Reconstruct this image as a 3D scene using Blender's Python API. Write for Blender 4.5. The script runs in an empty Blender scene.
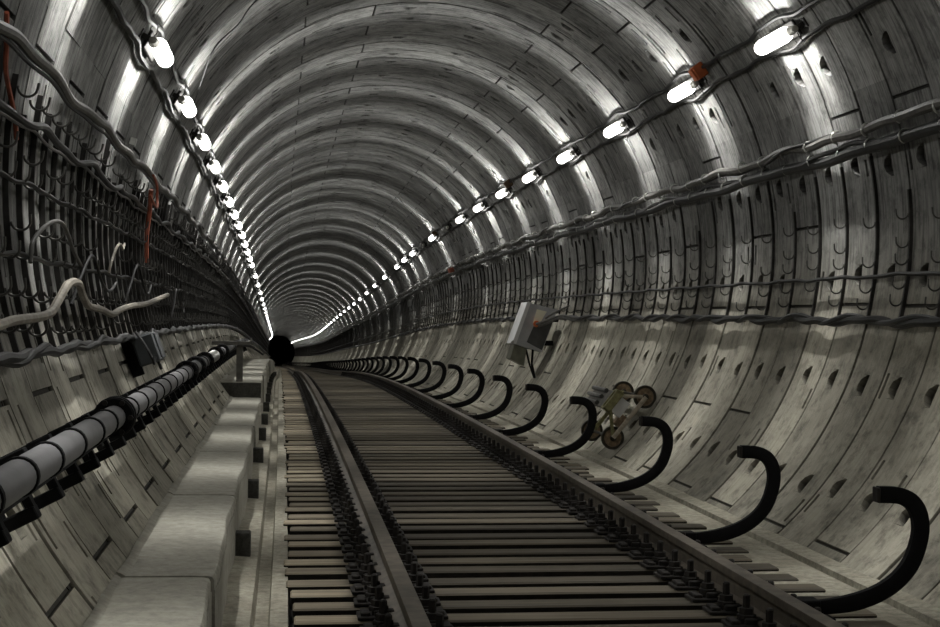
import bpy, math, random
import numpy as np
from mathutils import Matrix, Vector

random.seed(7)
rng = np.random.default_rng(7)
PI = math.pi
COL = bpy.context.scene.collection
R = 2.55                      # inner radius of the lining
RIGHT_LAMP, LEFT_LAMP = math.radians(34.7), math.radians(153.0)
rad = math.radians

# ------------------------------------------------------------------ tunnel axis
NODES = [0, 15, 30, 45, 60, 80, 110, 140, 165, 200, 320]
KH = [.000534, .000421, -.000356, .000109, .0000535, -.0000312, -.0000483, .001658, -.0007, -.0009, -.0009]
KV = [.000486, .000634, .002001, .000175, -.000365, .000191, -.0000886, -.0000239, -.000174, 0, 0]
DS = .2
SS = np.arange(0, 320 + DS, DS)
_th = np.cumsum(np.interp(SS, NODES, KH)) * DS
_g = np.cumsum(np.interp(SS, NODES, KV)) * DS
_x = -np.cumsum(np.sin(_th) * np.cos(_g)) * DS
_y = np.cumsum(np.cos(_th) * np.cos(_g)) * DS
_z = -np.cumsum(np.sin(_g)) * DS


def axis(s):
    """Points of the tunnel axis, heading and slope at distances s (straight behind s = 0)."""
    s = np.asarray(s, float)
    x, y, z = np.interp(s, SS, _x), np.interp(s, SS, _y), np.interp(s, SS, _z)
    y = y + np.where(s < 0, s, 0)
    return np.stack([x, y, z], -1), np.interp(s, SS, _th), np.interp(s, SS, _g)


def sect(s, lx, lz):
    """World points at distance s and offsets lx (sideways) and lz (up) from the axis."""
    P, th, g = axis(s)
    lx = np.asarray(lx, float); lz = np.asarray(lz, float)
    out = np.empty(np.broadcast(P[..., 0], lx, lz).shape + (3,))
    out[..., 0] = P[..., 0] + lx * np.cos(th)
    out[..., 1] = P[..., 1] + lx * np.sin(th)
    out[..., 2] = P[..., 2] + lz
    return out


def frame(s):
    P, th, g = axis(s)
    r = Vector((math.cos(th), math.sin(th), 0))
    t = Vector((-math.sin(th) * math.cos(g), math.cos(th) * math.cos(g), -math.sin(g)))
    u = r.cross(t)
    m = Matrix((r, t, u)).transposed().to_4x4()
    m.translation = Vector(P)
    return m


def at(lx, lz):
    return Matrix.Translation((lx, 0, lz))


def on_wall(a, r=R):
    """Local frame on the lining: X along the ring (growing angle), Y along the tunnel, Z inwards."""
    c, s = math.cos(a), math.sin(a)
    m = Matrix(((-s, 0, -c), (0, 1, 0), (c, 0, -s))).to_4x4()
    m.translation = Vector((r * c, 0, r * s))
    return m


# ------------------------------------------------------------------ mesh helpers
class MB:
    def __init__(self):
        self.v, self.f = [], []

    def add(self, vs, fs):
        b = len(self.v)
        self.v += [tuple(map(float, p)) for p in vs]
        self.f += [tuple(b + i for i in f) for f in fs]
        return self

    def box(self, x0, x1, y0, y1, z0, z1, b=0.0, m=None):
        """Box, chamfered on all edges when b > 0."""
        if b <= 0:
            vs = [(x, y, z) for x in (x0, x1) for y in (y0, y1) for z in (z0, z1)]
            fs = [(0, 1, 3, 2), (4, 6, 7, 5), (0, 4, 5, 1), (2, 3, 7, 6), (0, 2, 6, 4), (1, 5, 7, 3)]
        else:
            vs, fs, idx = [], [], {}
            X, Y, Z = (x0, x1), (y0, y1), (z0, z1)
            for i in (0, 1):
                for j in (0, 1):
                    for k in (0, 1):
                        sx, sy, sz = (b if i == 0 else -b), (b if j == 0 else -b), (b if k == 0 else -b)
                        for ax in range(3):
                            p = [X[i] + sx, Y[j] + sy, Z[k] + sz]
                            p[ax] = (X[i], Y[j], Z[k])[ax]
                            idx[(i, j, k, ax)] = len(vs); vs.append(tuple(p))
            for ax in range(3):
                o = [a for a in range(3) if a != ax]
                for e in (0, 1):
                    q = []
                    for (a, c) in ((0, 0), (1, 0), (1, 1), (0, 1)):
                        t = [0, 0, 0]; t[ax] = e; t[o[0]] = a; t[o[1]] = c
                        q.append(idx[(t[0], t[1], t[2], ax)])
                    fs.append(tuple(q))
                for a in (0, 1):
                    for c in (0, 1):
                        t0 = [0, 0, 0]; t1 = [0, 0, 0]
                        t0[ax] = 0; t1[ax] = 1
                        for t in (t0, t1):
                            t[o[0]] = a; t[o[1]] = c
                        fs.append((idx[(*t0, o[0])], idx[(*t1, o[0])], idx[(*t1, o[1])], idx[(*t0, o[1])]))
            for i in (0, 1):
                for j in (0, 1):
                    for k in (0, 1):
                        fs.append((idx[(i, j, k, 0)], idx[(i, j, k, 1)], idx[(i, j, k, 2)]))
        if m is not None:
            vs = [m @ Vector(p) for p in vs]
        return self.add(vs, fs)

    def lathe(self, prof, n=16, axis_='y', m=None, caps=True):
        """prof: (radius, height) pairs turned round an axis."""
        vs, fs = [], []
        for (r, h) in prof:
            for k in range(n):
                a = 2 * PI * k / n
                c, s = r * math.cos(a), r * math.sin(a)
                vs.append((c, h, s) if axis_ == 'y' else ((c, s, h) if axis_ == 'z' else (h, c, s)))
        for i in range(len(prof) - 1):
            for k in range(n):
                k2 = (k + 1) % n
                fs.append((i * n + k, i * n + k2, (i + 1) * n + k2, (i + 1) * n + k))
        if caps:
            fs.append(tuple(range(n))); fs.append(tuple((len(prof) - 1) * n + k for k in range(n)))
        if m is not None:
            vs = [m @ Vector(p) for p in vs]
        return self.add(vs, fs)

    def tube(self, pts, r, n=8, m=None, up=(0, 0, 1), flat=None):
        """Tube along points; r a number or list; flat=(w, h) gives a bar of rectangular section."""
        pts = [Vector(p) for p in pts]
        N = len(pts)
        rs = [r] * N if not hasattr(r, '__len__') else list(r)
        vs, fs = [], []
        nrm = None
        for i in range(N):
            t = (pts[min(i + 1, N - 1)] - pts[max(i - 1, 0)]).normalized()
            if nrm is None:
                h = Vector(up)
                if abs(t.dot(h)) > .95:
                    h = Vector((1, 0, 0))
                nrm = (h - t * h.dot(t)).normalized()
            else:
                nrm = (nrm - t * nrm.dot(t)).normalized()
            bi = t.cross(nrm)
            if flat:
                w, h = flat[0] * rs[i], flat[1] * rs[i]
                c = .25
                prof = [(w, h * (1 - c)), (w * (1 - c), h), (-w * (1 - c), h), (-w, h * (1 - c)), (-w, -h * (1 - c)), (-w * (1 - c), -h), (w * (1 - c), -h), (w, -h * (1 - c))]
            else:
                prof = [(rs[i] * math.cos(2 * PI * k / n), rs[i] * math.sin(2 * PI * k / n)) for k in range(n)]
            vs += [pts[i] + bi * a + nrm * b for a, b in prof]
        n = len(prof)
        for i in range(N - 1):
            for k in range(n):
                k2 = (k + 1) % n
                fs.append((i * n + k, i * n + k2, (i + 1) * n + k2, (i + 1) * n + k))
        fs.append(tuple(range(n))); fs.append(tuple((N - 1) * n + k for k in range(n)))
        if m is not None:
            vs = [m @ Vector(p) for p in vs]
        return self.add(vs, fs)

    def xf(self, m):
        self.v = [tuple(m @ Vector(p)) for p in self.v]
        return self

    def mesh(self, name, mat, smooth=True, ang=35):
        me = bpy.data.meshes.new(name)
        me.from_pydata(self.v, [], self.f)
        finish(me, mat, smooth, ang)
        return me

    def build(self, name, mat, parent=None, smooth=True, ang=35):
        return link(name, self.mesh(name, mat, smooth, ang), parent)


def finish(me, mat, smooth=True, ang=35):
    import bmesh
    bm = bmesh.new(); bm.from_mesh(me)
    bmesh.ops.recalc_face_normals(bm, faces=bm.faces)
    bm.to_mesh(me); bm.free()
    me.materials.append(mat)
    if smooth:
        me.polygons.foreach_set('use_smooth', [True] * len(me.polygons))
        me.set_sharp_from_angle(angle=rad(ang))
    me.update()


def link(name, data, parent=None):
    o = bpy.data.objects.new(name, data)
    COL.objects.link(o)
    if parent is not None:
        o.parent = parent
    return o


def tag(o, label, cat, group=None, kind=None):
    o['label'] = label; o['category'] = cat
    if group: o['group'] = group
    if kind: o['kind'] = kind
    return o


def empty(name, m, label, cat, group=None):
    o = bpy.data.objects.new(name, None)
    COL.objects.link(o)
    o.matrix_world = m
    o.empty_display_size = .1
    return tag(o, label, cat, group)


def copy_tree(o, m, label, group=None, shallow=False):
    c = o.copy(); COL.objects.link(c)
    c.matrix_world = m
    c['label'] = label
    if group: c['group'] = group
    for ch in o.children:
        d = ch.copy(); COL.objects.link(d); d.parent = c
        d.matrix_parent_inverse = ch.matrix_parent_inverse
        if not shallow:
            for gch in ch.children:
                e = gch.copy(); COL.objects.link(e); e.parent = d
    return c


ONES = 'zeroth first second third fourth fifth sixth seventh eighth ninth tenth eleventh twelfth thirteenth fourteenth fifteenth sixteenth seventeenth eighteenth nineteenth'.split()
TENS = {2: 'twent', 3: 'thirt', 4: 'fort', 5: 'fift', 6: 'sixt', 7: 'sevent', 8: 'eight', 9: 'ninet'}


def ordinal(n):
    if n < 20: return ONES[n]
    t, u = divmod(n, 10)
    return TENS[t] + 'ieth' if u == 0 else TENS[t] + 'y-' + ONES[u]


# ------------------------------------------------------------------ materials
def nodes(name):
    m = bpy.data.materials.new(name); m.use_nodes = True
    nt = m.node_tree
    b = nt.nodes['Principled BSDF']
    return m, nt, b, nt.nodes, nt.links


def ramp(N, stops):
    r = N.new('ShaderNodeValToRGB')
    e = r.color_ramp.elements
    while len(e) < len(stops): e.new(.5)
    for el, (p, c) in zip(e, stops):
        el.position = p
        el.color = (c, c, c, 1) if not hasattr(c, '__len__') else (*c, 1)
    return r


def mixrgb(N, L, kind, fac, a, b):
    n = N.new('ShaderNodeMix'); n.data_type = 'RGBA'; n.blend_type = kind
    for sock, val in ((0, fac), (6, a), (7, b)):
        if hasattr(val, 'is_output'): L.new(val, n.inputs[sock])
        elif sock == 0: n.inputs[0].default_value = val
        else: n.inputs[sock].default_value = (*val, 1)
    return n.outputs[2]


def simple(name, col, rough=.6, metal=0.0, var=.25, scale=12, bump=.15, spec=.5):
    m, nt, b, N, L = nodes(name)
    tc = N.new('ShaderNodeTexCoord')
    nz = N.new('ShaderNodeTexNoise'); nz.inputs['Scale'].default_value = scale; nz.inputs['Detail'].default_value = 6
    L.new(tc.outputs['Object'], nz.inputs['Vector'])
    r = ramp(N, [(.3, 1 - var), (.7, 1 + var)])
    L.new(nz.outputs['Fac'], r.inputs[0])
    L.new(mixrgb(N, L, 'MULTIPLY', 1.0, col, r.outputs[0]), b.inputs['Base Color'])
    b.inputs['Roughness'].default_value = rough
    b.inputs['Metallic'].default_value = metal
    b.inputs['Specular IOR Level'].default_value = spec
    if bump:
        bp = N.new('ShaderNodeBump'); bp.inputs['Strength'].default_value = bump; bp.inputs['Distance'].default_value = .01
        L.new(nz.outputs['Fac'], bp.inputs['Height']); L.new(bp.outputs[0], b.inputs['Normal'])
    return m


def lining_material(name, col, col2, low, low2, dirt, streak):
    """Precast concrete: block-to-block tint, rust-brown and grey stains, streaks that run round the ring."""
    m, nt, b, N, L = nodes(name)
    tc = N.new('ShaderNodeTexCoord')
    uv = N.new('ShaderNodeUVMap'); uv.uv_map = 'ring'
    big = N.new('ShaderNodeTexNoise'); big.inputs['Scale'].default_value = 1.1; big.inputs['Detail'].default_value = 5
    L.new(tc.outputs['Object'], big.inputs['Vector'])
    cr = ramp(N, [(.35, 0.0), (.65, 1.0)]); L.new(big.outputs['Fac'], cr.inputs[0])
    c = mixrgb(N, L, 'MIX', cr.outputs[0], col, col2)
    cl_ = mixrgb(N, L, 'MIX', cr.outputs[0], low, low2)
    # yellowish dust on the lower courses; their paler colour stands in for missing light
    sv = N.new('ShaderNodeSeparateXYZ'); L.new(uv.outputs[0], sv.inputs[0])
    hi = ramp(N, [(.0, 1.0), (.135, 1.0), (.17, .35), (.20, 0.0), (.845, 0.0), (.875, .6), (.90, 1.0), (1.0, 1.0)])
    mr = N.new('ShaderNodeMapRange'); mr.inputs[1].default_value = R * math.radians(-53); mr.inputs[2].default_value = R * math.radians(233)
    L.new(sv.outputs[1], mr.inputs[0]); L.new(mr.outputs[0], hi.inputs[0])
    c = mixrgb(N, L, 'MIX', hi.outputs[0], c, cl_)
    at_ = N.new('ShaderNodeAttribute'); at_.attribute_name = 'tint'
    c = mixrgb(N, L, 'MULTIPLY', 1.0, c, at_.outputs['Color'])
    # streaks along the ring
    mp = N.new('ShaderNodeMapping'); mp.inputs['Scale'].default_value = (34, 2.2, 1)
    L.new(uv.outputs[0], mp.inputs[0])
    st = N.new('ShaderNodeTexNoise'); st.inputs['Scale'].default_value = 1; st.inputs['Detail'].default_value = 6; st.inputs['Roughness'].default_value = .65
    L.new(mp.outputs[0], st.inputs['Vector'])
    sr = ramp(N, [(.36, 1 - streak), (.55, 1.0), (.75, 1 + streak * .35)]); L.new(st.outputs['Fac'], sr.inputs[0])
    calm = N.new('ShaderNodeMapRange'); calm.inputs[3].default_value = 1.0; calm.inputs[4].default_value = .3
    L.new(hi.outputs[0], calm.inputs[0])
    c = mixrgb(N, L, 'MULTIPLY', calm.outputs[0], c, sr.outputs[0])
    gr = N.new('ShaderNodeTexNoise'); gr.inputs['Scale'].default_value = 2.6; gr.inputs['Detail'].default_value = 9; gr.inputs['Roughness'].default_value = .72
    L.new(tc.outputs['Object'], gr.inputs['Vector'])
    g2 = ramp(N, [(.36, .55), (.52, 1.0), (.75, 1.12)]); L.new(gr.outputs['Fac'], g2.inputs[0])
    c = mixrgb(N, L, 'MULTIPLY', .8, c, g2.outputs[0])
    # fine blotches of dirt
    fn = N.new('ShaderNodeTexNoise'); fn.inputs['Scale'].default_value = 9; fn.inputs['Detail'].default_value = 8; fn.inputs['Roughness'].default_value = .7
    L.new(tc.outputs['Object'], fn.inputs['Vector'])
    fr = ramp(N, [(.33, 1 - dirt), (.5, 1.0), (.8, 1.08)]); L.new(fn.outputs['Fac'], fr.inputs[0])
    c = mixrgb(N, L, 'MULTIPLY', 1.0, c, fr.outputs[0])
    hole = N.new('ShaderNodeAttribute'); hole.attribute_name = 'hole'
    c = mixrgb(N, L, 'MIX', hole.outputs['Fac'], c, (.018, .016, .013))
    L.new(c, b.inputs['Base Color'])
    b.inputs['Roughness'].default_value = .82
    b.inputs['Specular IOR Level'].default_value = .3
    bp = N.new('ShaderNodeBump'); bp.inputs['Strength'].default_value = .35; bp.inputs['Distance'].default_value = .01
    mm = N.new('ShaderNodeMath'); mm.operation = 'ADD'
    L.new(fn.outputs['Fac'], mm.inputs[0]); L.new(st.outputs['Fac'], mm.inputs[1])
    L.new(mm.outputs[0], bp.inputs['Height']); L.new(bp.outputs[0], b.inputs['Normal'])
    return m


def concrete(name, col, col2, dirt=.35, scale=3.0):
    m, nt, b, N, L = nodes(name)
    tc = N.new('ShaderNodeTexCoord')
    n1 = N.new('ShaderNodeTexNoise'); n1.inputs['Scale'].default_value = scale; n1.inputs['Detail'].default_value = 7; n1.inputs['Roughness'].default_value = .62
    L.new(tc.outputs['Object'], n1.inputs['Vector'])
    r1 = ramp(N, [(.35, 0.0), (.65, 1.0)]); L.new(n1.outputs['Fac'], r1.inputs[0])
    c = mixrgb(N, L, 'MIX', r1.outputs[0], col, col2)
    n2 = N.new('ShaderNodeTexNoise'); n2.inputs['Scale'].default_value = scale * 7; n2.inputs['Detail'].default_value = 8; n2.inputs['Roughness'].default_value = .75
    L.new(tc.outputs['Object'], n2.inputs['Vector'])
    r2 = ramp(N, [(.35, 1 - dirt), (.6, 1.0), (.8, 1.12)]); L.new(n2.outputs['Fac'], r2.inputs[0])
    c = mixrgb(N, L, 'MULTIPLY', 1.0, c, r2.outputs[0])
    L.new(c, b.inputs['Base Color'])
    b.inputs['Roughness'].default_value = .85; b.inputs['Specular IOR Level'].default_value = .25
    bp = N.new('ShaderNodeBump'); bp.inputs['Strength'].default_value = .4; bp.inputs['Distance'].default_value = .012
    L.new(n2.outputs['Fac'], bp.inputs['Height']); L.new(bp.outputs[0], b.inputs['Normal'])
    return m


def wood(name, c0, c1):
    m, nt, b, N, L = nodes(name)
    tc = N.new('ShaderNodeTexCoord')
    mp = N.new('ShaderNodeMapping'); mp.inputs['Scale'].default_value = (1.5, 30, 30)
    L.new(tc.outputs['Object'], mp.inputs[0])
    info = N.new('ShaderNodeObjectInfo')
    add = N.new('ShaderNodeVectorMath'); add.operation = 'ADD'
    sc = N.new('ShaderNodeVectorMath'); sc.operation = 'SCALE'; sc.inputs[3].default_value = 40
    cmb = N.new('ShaderNodeCombineXYZ')
    for k in range(3): L.new(info.outputs['Random'], cmb.inputs[k])
    L.new(cmb.outputs[0], sc.inputs[0])
    L.new(mp.outputs[0], add.inputs[0]); L.new(sc.outputs[0], add.inputs[1])
    nz = N.new('ShaderNodeTexNoise'); nz.inputs['Scale'].default_value = 1; nz.inputs['Detail'].default_value = 6
    L.new(add.outputs[0], nz.inputs['Vector'])
    r = ramp(N, [(.3, c0), (.7, c1)]); L.new(nz.outputs['Fac'], r.inputs[0])
    rr = ramp(N, [(0, .5), (1, 1.3)]); L.new(info.outputs['Random'], rr.inputs[0])
    c = mixrgb(N, L, 'MULTIPLY', 1.0, r.outputs[0], rr.outputs[0])
    # oily grime beside both rails, worn darker over the whole far end of each sleeper
    sx = N.new('ShaderNodeSeparateXYZ'); L.new(tc.outputs['Object'], sx.inputs[0])
    g = ramp(N, [(.0, 1.25), (.10, 1.15), (.14, .35), (.20, .22), (.27, .38), (.4, .52), (.6, .52), (.72, .38), (.77, .22), (.83, .25), (.88, .4), (1.0, .45)])
    mr = N.new('ShaderNodeMapRange'); mr.inputs[1].default_value = -1.34; mr.inputs[2].default_value = 1.34
    L.new(sx.outputs[0], mr.inputs[0]); L.new(mr.outputs[0], g.inputs[0])
    c = mixrgb(N, L, 'MULTIPLY', 1.0, c, g.outputs[0])
    L.new(c, b.inputs['Base Color'])
    b.inputs['Roughness'].default_value = .7; b.inputs['Specular IOR Level'].default_value = .35
    bp = N.new('ShaderNodeBump'); bp.inputs['Strength'].default_value = .4; bp.inputs['Distance'].default_value = .006
    L.new(nz.outputs['Fac'], bp.inputs['Height']); L.new(bp.outputs[0], b.inputs['Normal'])
    return m


def emission(name, col, strength):
    m, nt, b, N, L = nodes(name)
    b.inputs['Base Color'].default_value = (.8, .8, .8, 1)
    b.inputs['Emission Color'].default_value = (*col, 1)
    b.inputs['Emission Strength'].default_value = strength
    return m


M = {}
M['ceiling'] = M['wall_right'] = M['wall_left'] = lining_material('lining_concrete', (.30, .30, .285), (.20, .198, .185), (.45, .425, .345), (.34, .318, .255), .5, .62)
M['floor'] = concrete('track_bed_concrete', (.46, .435, .35), (.33, .305, .24), .45)
M['trough'] = concrete('grimy_shaded_trough_concrete', (.035, .032, .027), (.02, .019, .016), .5)  # grime on concrete, darkened further to hold the shade between the sleepers
M['bench'] = concrete('bench_concrete', (.44, .425, .36), (.35, .335, .28), .3, 2.2)
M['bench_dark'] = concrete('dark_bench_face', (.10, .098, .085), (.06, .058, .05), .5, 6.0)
M['wood'] = wood('sleeper_timber', (.15, .125, .085), (.34, .29, .205))
M['wood_side'] = simple('grimy_shaded_sleeper_side', (.022, .019, .014), .85, 0, .4, 12, .3, .15)  # side grime plus the shade of the gaps, put into one dark colour
M['rail'] = simple('rail_steel', (.13, .112, .088), .5, .45, .35, 14, .15)
M['rust'] = simple('rusty_iron', (.018, .015, .012), .75, .3, .5, 25, .4)
M['black'] = simple('black_coated_steel', (.005, .005, .0055), .7, 0, .3, 18, .2, .15)
M['cable'] = simple('black_rubber_cable', (.014, .014, .0135), .42, 0, .35, 20, .1, .3)
M['cable_grey'] = simple('dusty_grey_cable', (.085, .082, .074), .45, 0, .35, 22, .15)
M['cable_pale'] = simple('pale_cable_sheath', (.27, .245, .20), .5, 0, .3, 18, .15)
M['bracket'] = simple('dark_iron_bracket', (.03, .028, .025), .6, .3, .4, 20, .2)
M['hook'] = simple('hook_steel', (.09, .088, .08), .4, .6, .3, 20, .1)
M['clip'] = simple('galvanised_clip', (.42, .42, .39), .35, .7, .2, 20, .05)
M['grey_pipe'] = simple('grey_painted_pipe', (.165, .162, .165), .55, 0, .15, 8, .1)
M['jar_socket'] = simple('lamp_housing_grey', (.55, .54, .49), .45, .3, .25, 15, .1)
M['box_grey'] = simple('grey_box_paint', (.34, .34, .345), .5, 0, .12, 6, .05)
M['box_light'] = simple('pale_box_paint', (.60, .60, .59), .45, 0, .08, 6, .03)
M['paper'] = simple('cream_paper', (.66, .64, .50), .8, 0, .06, 8, 0)
M['box_dark'] = simple('dark_box_paint', (.05, .05, .048), .55, 0, .25, 9, .1)
M['olive'] = simple('olive_base_paint', (.13, .13, .095), .7, 0, .25, 9, .15)
M['slate'] = simple('slate_box_paint', (.045, .05, .052), .4, 0, .2, 10, .05)
M['orange'] = simple('orange_plastic', (.52, .12, .03), .5, 0, .2, 10, .05)
M['brown'] = simple('brown_plastic', (.11, .065, .03), .55, 0, .2, 10, .05)
M['red_wire'] = simple('red_brown_wire', (.38, .10, .055), .5, 0, .3, 15, .05)
M['wheel'] = simple('rusty_wheel', (.25, .18, .11), .6, .3, .4, 30, .25)
M['tyre'] = simple('dark_wheel_rim', (.035, .03, .02), .5, .3, .35, 30, .2)
M['bar_pale'] = simple('worn_pale_bar', (.42, .37, .29), .55, .2, .3, 25, .15)
M['frame_green'] = simple('yellow_green_frame', (.20, .19, .085), .55, .1, .35, 25, .15)
M['grey_wood'] = simple('weathered_plank', (.12, .115, .10), .8, 0, .3, 14, .2)
M['tube'] = emission('lit_glass_tube', (1.0, .985, .94), 2.0)
M['off_tube'] = simple('unlit_glass_tube', (.30, .30, .29), .25, 0, .1, 10, 0)

# ------------------------------------------------------------------ lining (ceiling, wall_left, wall_right)
JOINT_A = [-10.5, 2.8, 19.4, 52, 101.5, 150, 200.8]
JOINT_B = [-47, -30.7, 63, 118, 166, 215.8]
POCKETS = [-55.5 + 16.5 * k for k in range(18)]
RING = .5
PHASE = .2
ZONES = {'wall_right': (-53.0, 22.0), 'ceiling': (22.0, 162.0), 'wall_left': (162.0, 233.0)}


def lining():
    V = {z: [] for z in ZONES}; F = {z: [] for z in ZONES}; HOLE = {z: [] for z in ZONES}; TINT = {z: [] for z in ZONES}; UV = {z: [] for z in ZONES}
    NV = {z: 0 for z in ZONES}

    def emit(zone, s, th, r, hole, tint):
        """Grid of len(th) x len(s) points (s may differ per row)."""
        nt_, ns = r.shape
        pts = sect(s, r * np.cos(th)[:, None], r * np.sin(th)[:, None]).reshape(-1, 3)
        b = NV[zone]
        i = np.arange(nt_ - 1)[:, None] * ns + np.arange(ns - 1)[None]
        q = np.stack([i, i + 1, i + ns + 1, i + ns], -1).reshape(-1, 4) + b
        V[zone].append(pts); F[zone].append(q)
        HOLE[zone].append(hole.reshape(-1)); TINT[zone].append(tint.reshape(-1))
        UV[zone].append(np.stack([s, R * np.broadcast_to(th[:, None], s.shape)], -1).reshape(-1, 2))
        NV[zone] += len(pts)

    k0, k1, k2 = -16, 92, 540
    for k in range(k0, k2):
        s0 = PHASE + RING * k
        near = 2 <= k < k1
        joints = JOINT_A if (round(s0 * 2) % 2 == 1) == (int(math.floor(s0)) % 1 == 0 and (k % 2 == 1)) else JOINT_B
        joints = JOINT_A if k % 2 == 1 else JOINT_B
        jw = random.choice([.016, .021, .027, .038])
        jd = .022
        if near:
            c = .3 + random.uniform(-.015, .015)
            a1 = random.uniform(.07, .16); a2 = random.uniform(.435, .46)
            sl = []
            for a in (a1, a2):
                sl.append((a - .017, a - .014, a + .014, a + .017))
            cols = [0, jw, jw + .003] + list(sl[0]) + [c - .063, c - .06, c, c + .06, c + .063] + list(sl[1]) + [RING - .003, RING]
        else:
            cols = [0, jw, jw + .004, RING - .002, RING] if k < 260 else [0, .02, .025, RING - .002, RING]
        cols = np.array(cols)
        for zone, (z0, z1) in ZONES.items():
            rows = list(np.arange(z0, z1 + .01, 3.0 if near else 5.0)); rows[-1] = z1
            feats = []
            for j in joints:
                j += random.uniform(-.25, .25)
                if random.random() < (.5 if j < -20 else .3 if j < 30 else .03): continue
                if z0 + 1 < j < z1 - 1:
                    feats.append(('j', j)); rows += [j - .26, j - .2, j + .2, j + .26]
            if near:
                for p in POCKETS:
                    p += random.uniform(-.5, .5)
                    if not (z0 + 4 < p < z1 - 4): continue
                    if random.random() < (.93 if p < 15 else .6):
                        feats.append(('p', p)); rows += [p + d for d in (-1.68, -1.6, -.9, 0, .9, 1.6, 1.68)]
                    for w in ((0, 1, 0, 1) if p > 24 else (0, 1)):
                        if random.random() < (.62 if p > 15 else .3):
                            q = p + random.uniform(-5.5, 5.5); h = random.uniform(1.2, 3.6 if p > 15 else 2.6)
                            if z0 + 4 < q < z1 - 4:
                                feats.append(('s', q, h, w)); rows += [q - h - .06, q - h, q + h, q + h + .06]
            rows = np.array(sorted(rows))
            keep = np.concatenate([[True], np.diff(rows) > .012]); rows = rows[keep]
            th = np.radians(rows)
            n, c_ = len(rows), len(cols)
            s = np.broadcast_to(s0 + cols, (n, c_)).copy()
            r = np.full((n, c_), R + random.uniform(-.004, .004))
            hole = np.zeros((n, c_))
            r[:, 0] += jd; r[:, 1] += jd; hole[:, 0:2] = .9
            if near or k < 260:
                r[:, -1] += 0
            for f in feats:
                if f[0] == 'j':
                    m_ = np.abs(rows - f[1]) < .23
                    r[m_] = R + jd; hole[m_] = .9
                elif f[0] == 'p':
                    d = rows - f[1]
                    m_ = np.abs(d) < 1.63
                    inner = slice(8, 11)
                    for i in np.where(m_)[0]:
                        e = d[i] / 1.65
                        wdt = math.sqrt(max(.05, 1 - e * e))
                        base = s0 + c - .06
                        s[i, 8] = base; s[i, 9] = base + .06 * wdt; s[i, 10] = base + .12 * wdt
                        s[i, 11] = s[i, 10] + .003
                        dep = .05
                        r[i, 8:11] = R + dep; hole[i, 8:11] = .85
                else:
                    d = rows - f[1]
                    i0 = 4 if f[3] == 0 else 13
                    m_ = np.abs(d) < f[2] + .03
                    r[m_, i0:i0 + 2] = R + .03; hole[m_, i0:i0 + 2] = .9
            # one tint per block
            tint = np.ones((n, c_))
            edges = sorted([f[1] for f in feats if f[0] == 'j'])
            lo = -999
            for e in edges + [999]:
                m_ = (rows >= lo) & (rows < e)
                tint[m_] = random.uniform(.70, 1.15)
                lo = e
            emit(zone, s, th, r, hole, tint)
    for zone in ZONES:
        v = np.concatenate(V[zone]); f = np.concatenate(F[zone])
        me = bpy.data.meshes.new(zone)
        me.vertices.add(len(v)); me.vertices.foreach_set('co', v.ravel())
        me.loops.add(f.size); me.loops.foreach_set('vertex_index', f.ravel().astype(np.int32))
        me.polygons.add(len(f)); me.polygons.foreach_set('loop_start', np.arange(0, f.size, 4, dtype=np.int32))
        me.update(calc_edges=True)
        a = me.attributes.new('hole', 'FLOAT', 'POINT'); a.data.foreach_set('value', np.concatenate(HOLE[zone]).astype(np.float32))
        a = me.attributes.new('tint', 'FLOAT', 'POINT'); a.data.foreach_set('value', np.concatenate(TINT[zone]).astype(np.float32))
        u = me.uv_layers.new(name='ring')
        uvs = np.concatenate(UV[zone])[f.ravel()]
        u.data.foreach_set('uv', uvs.ravel().astype(np.float32))
        me.materials.append(M[zone])
        me.polygons.foreach_set('use_smooth', [True] * len(f))
        me.set_sharp_from_angle(angle=rad(25))
        me.validate()
        o = link(zone, me); o['kind'] = 'structure'


lining()

# ------------------------------------------------------------------ swept long things


def srange(a, b, near=.25, far=1.0, split=40):
    out = list(np.arange(a, min(b, split), near))
    if b > split: out += list(np.arange(max(a, split), b, far))
    return np.array(out + [b])


def sweep(name, prof, s, mat, parent=None, closed=True, wob=None, ang=35):
    prof = np.array(prof, float)
    n = len(prof)
    lx = np.broadcast_to(prof[:, 0], (len(s), n)); lz = np.broadcast_to(prof[:, 1], (len(s), n))
    if wob is not None:
        dx, dz = wob(s); lx = lx + dx[:, None]; lz = lz + dz[:, None]
    v = sect(np.broadcast_to(s[:, None], (len(s), n)), lx, lz).reshape(-1, 3)
    f = []
    kk = n if closed else n - 1
    for i in range(len(s) - 1):
        for k in range(kk):
            k2 = (k + 1) % n
            f.append((i * n + k, i * n + k2, (i + 1) * n + k2, (i + 1) * n + k))
    if closed:
        f.append(tuple(range(n))); f.append(tuple((len(s) - 1) * n + k for k in range(n)))
    me = bpy.data.meshes.new(name); me.from_pydata(v.tolist(), [], f)
    finish(me, mat, True, ang)
    return link(name, me, parent)


def polar(a, r):
    return r * math.cos(a), r * math.sin(a)


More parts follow.
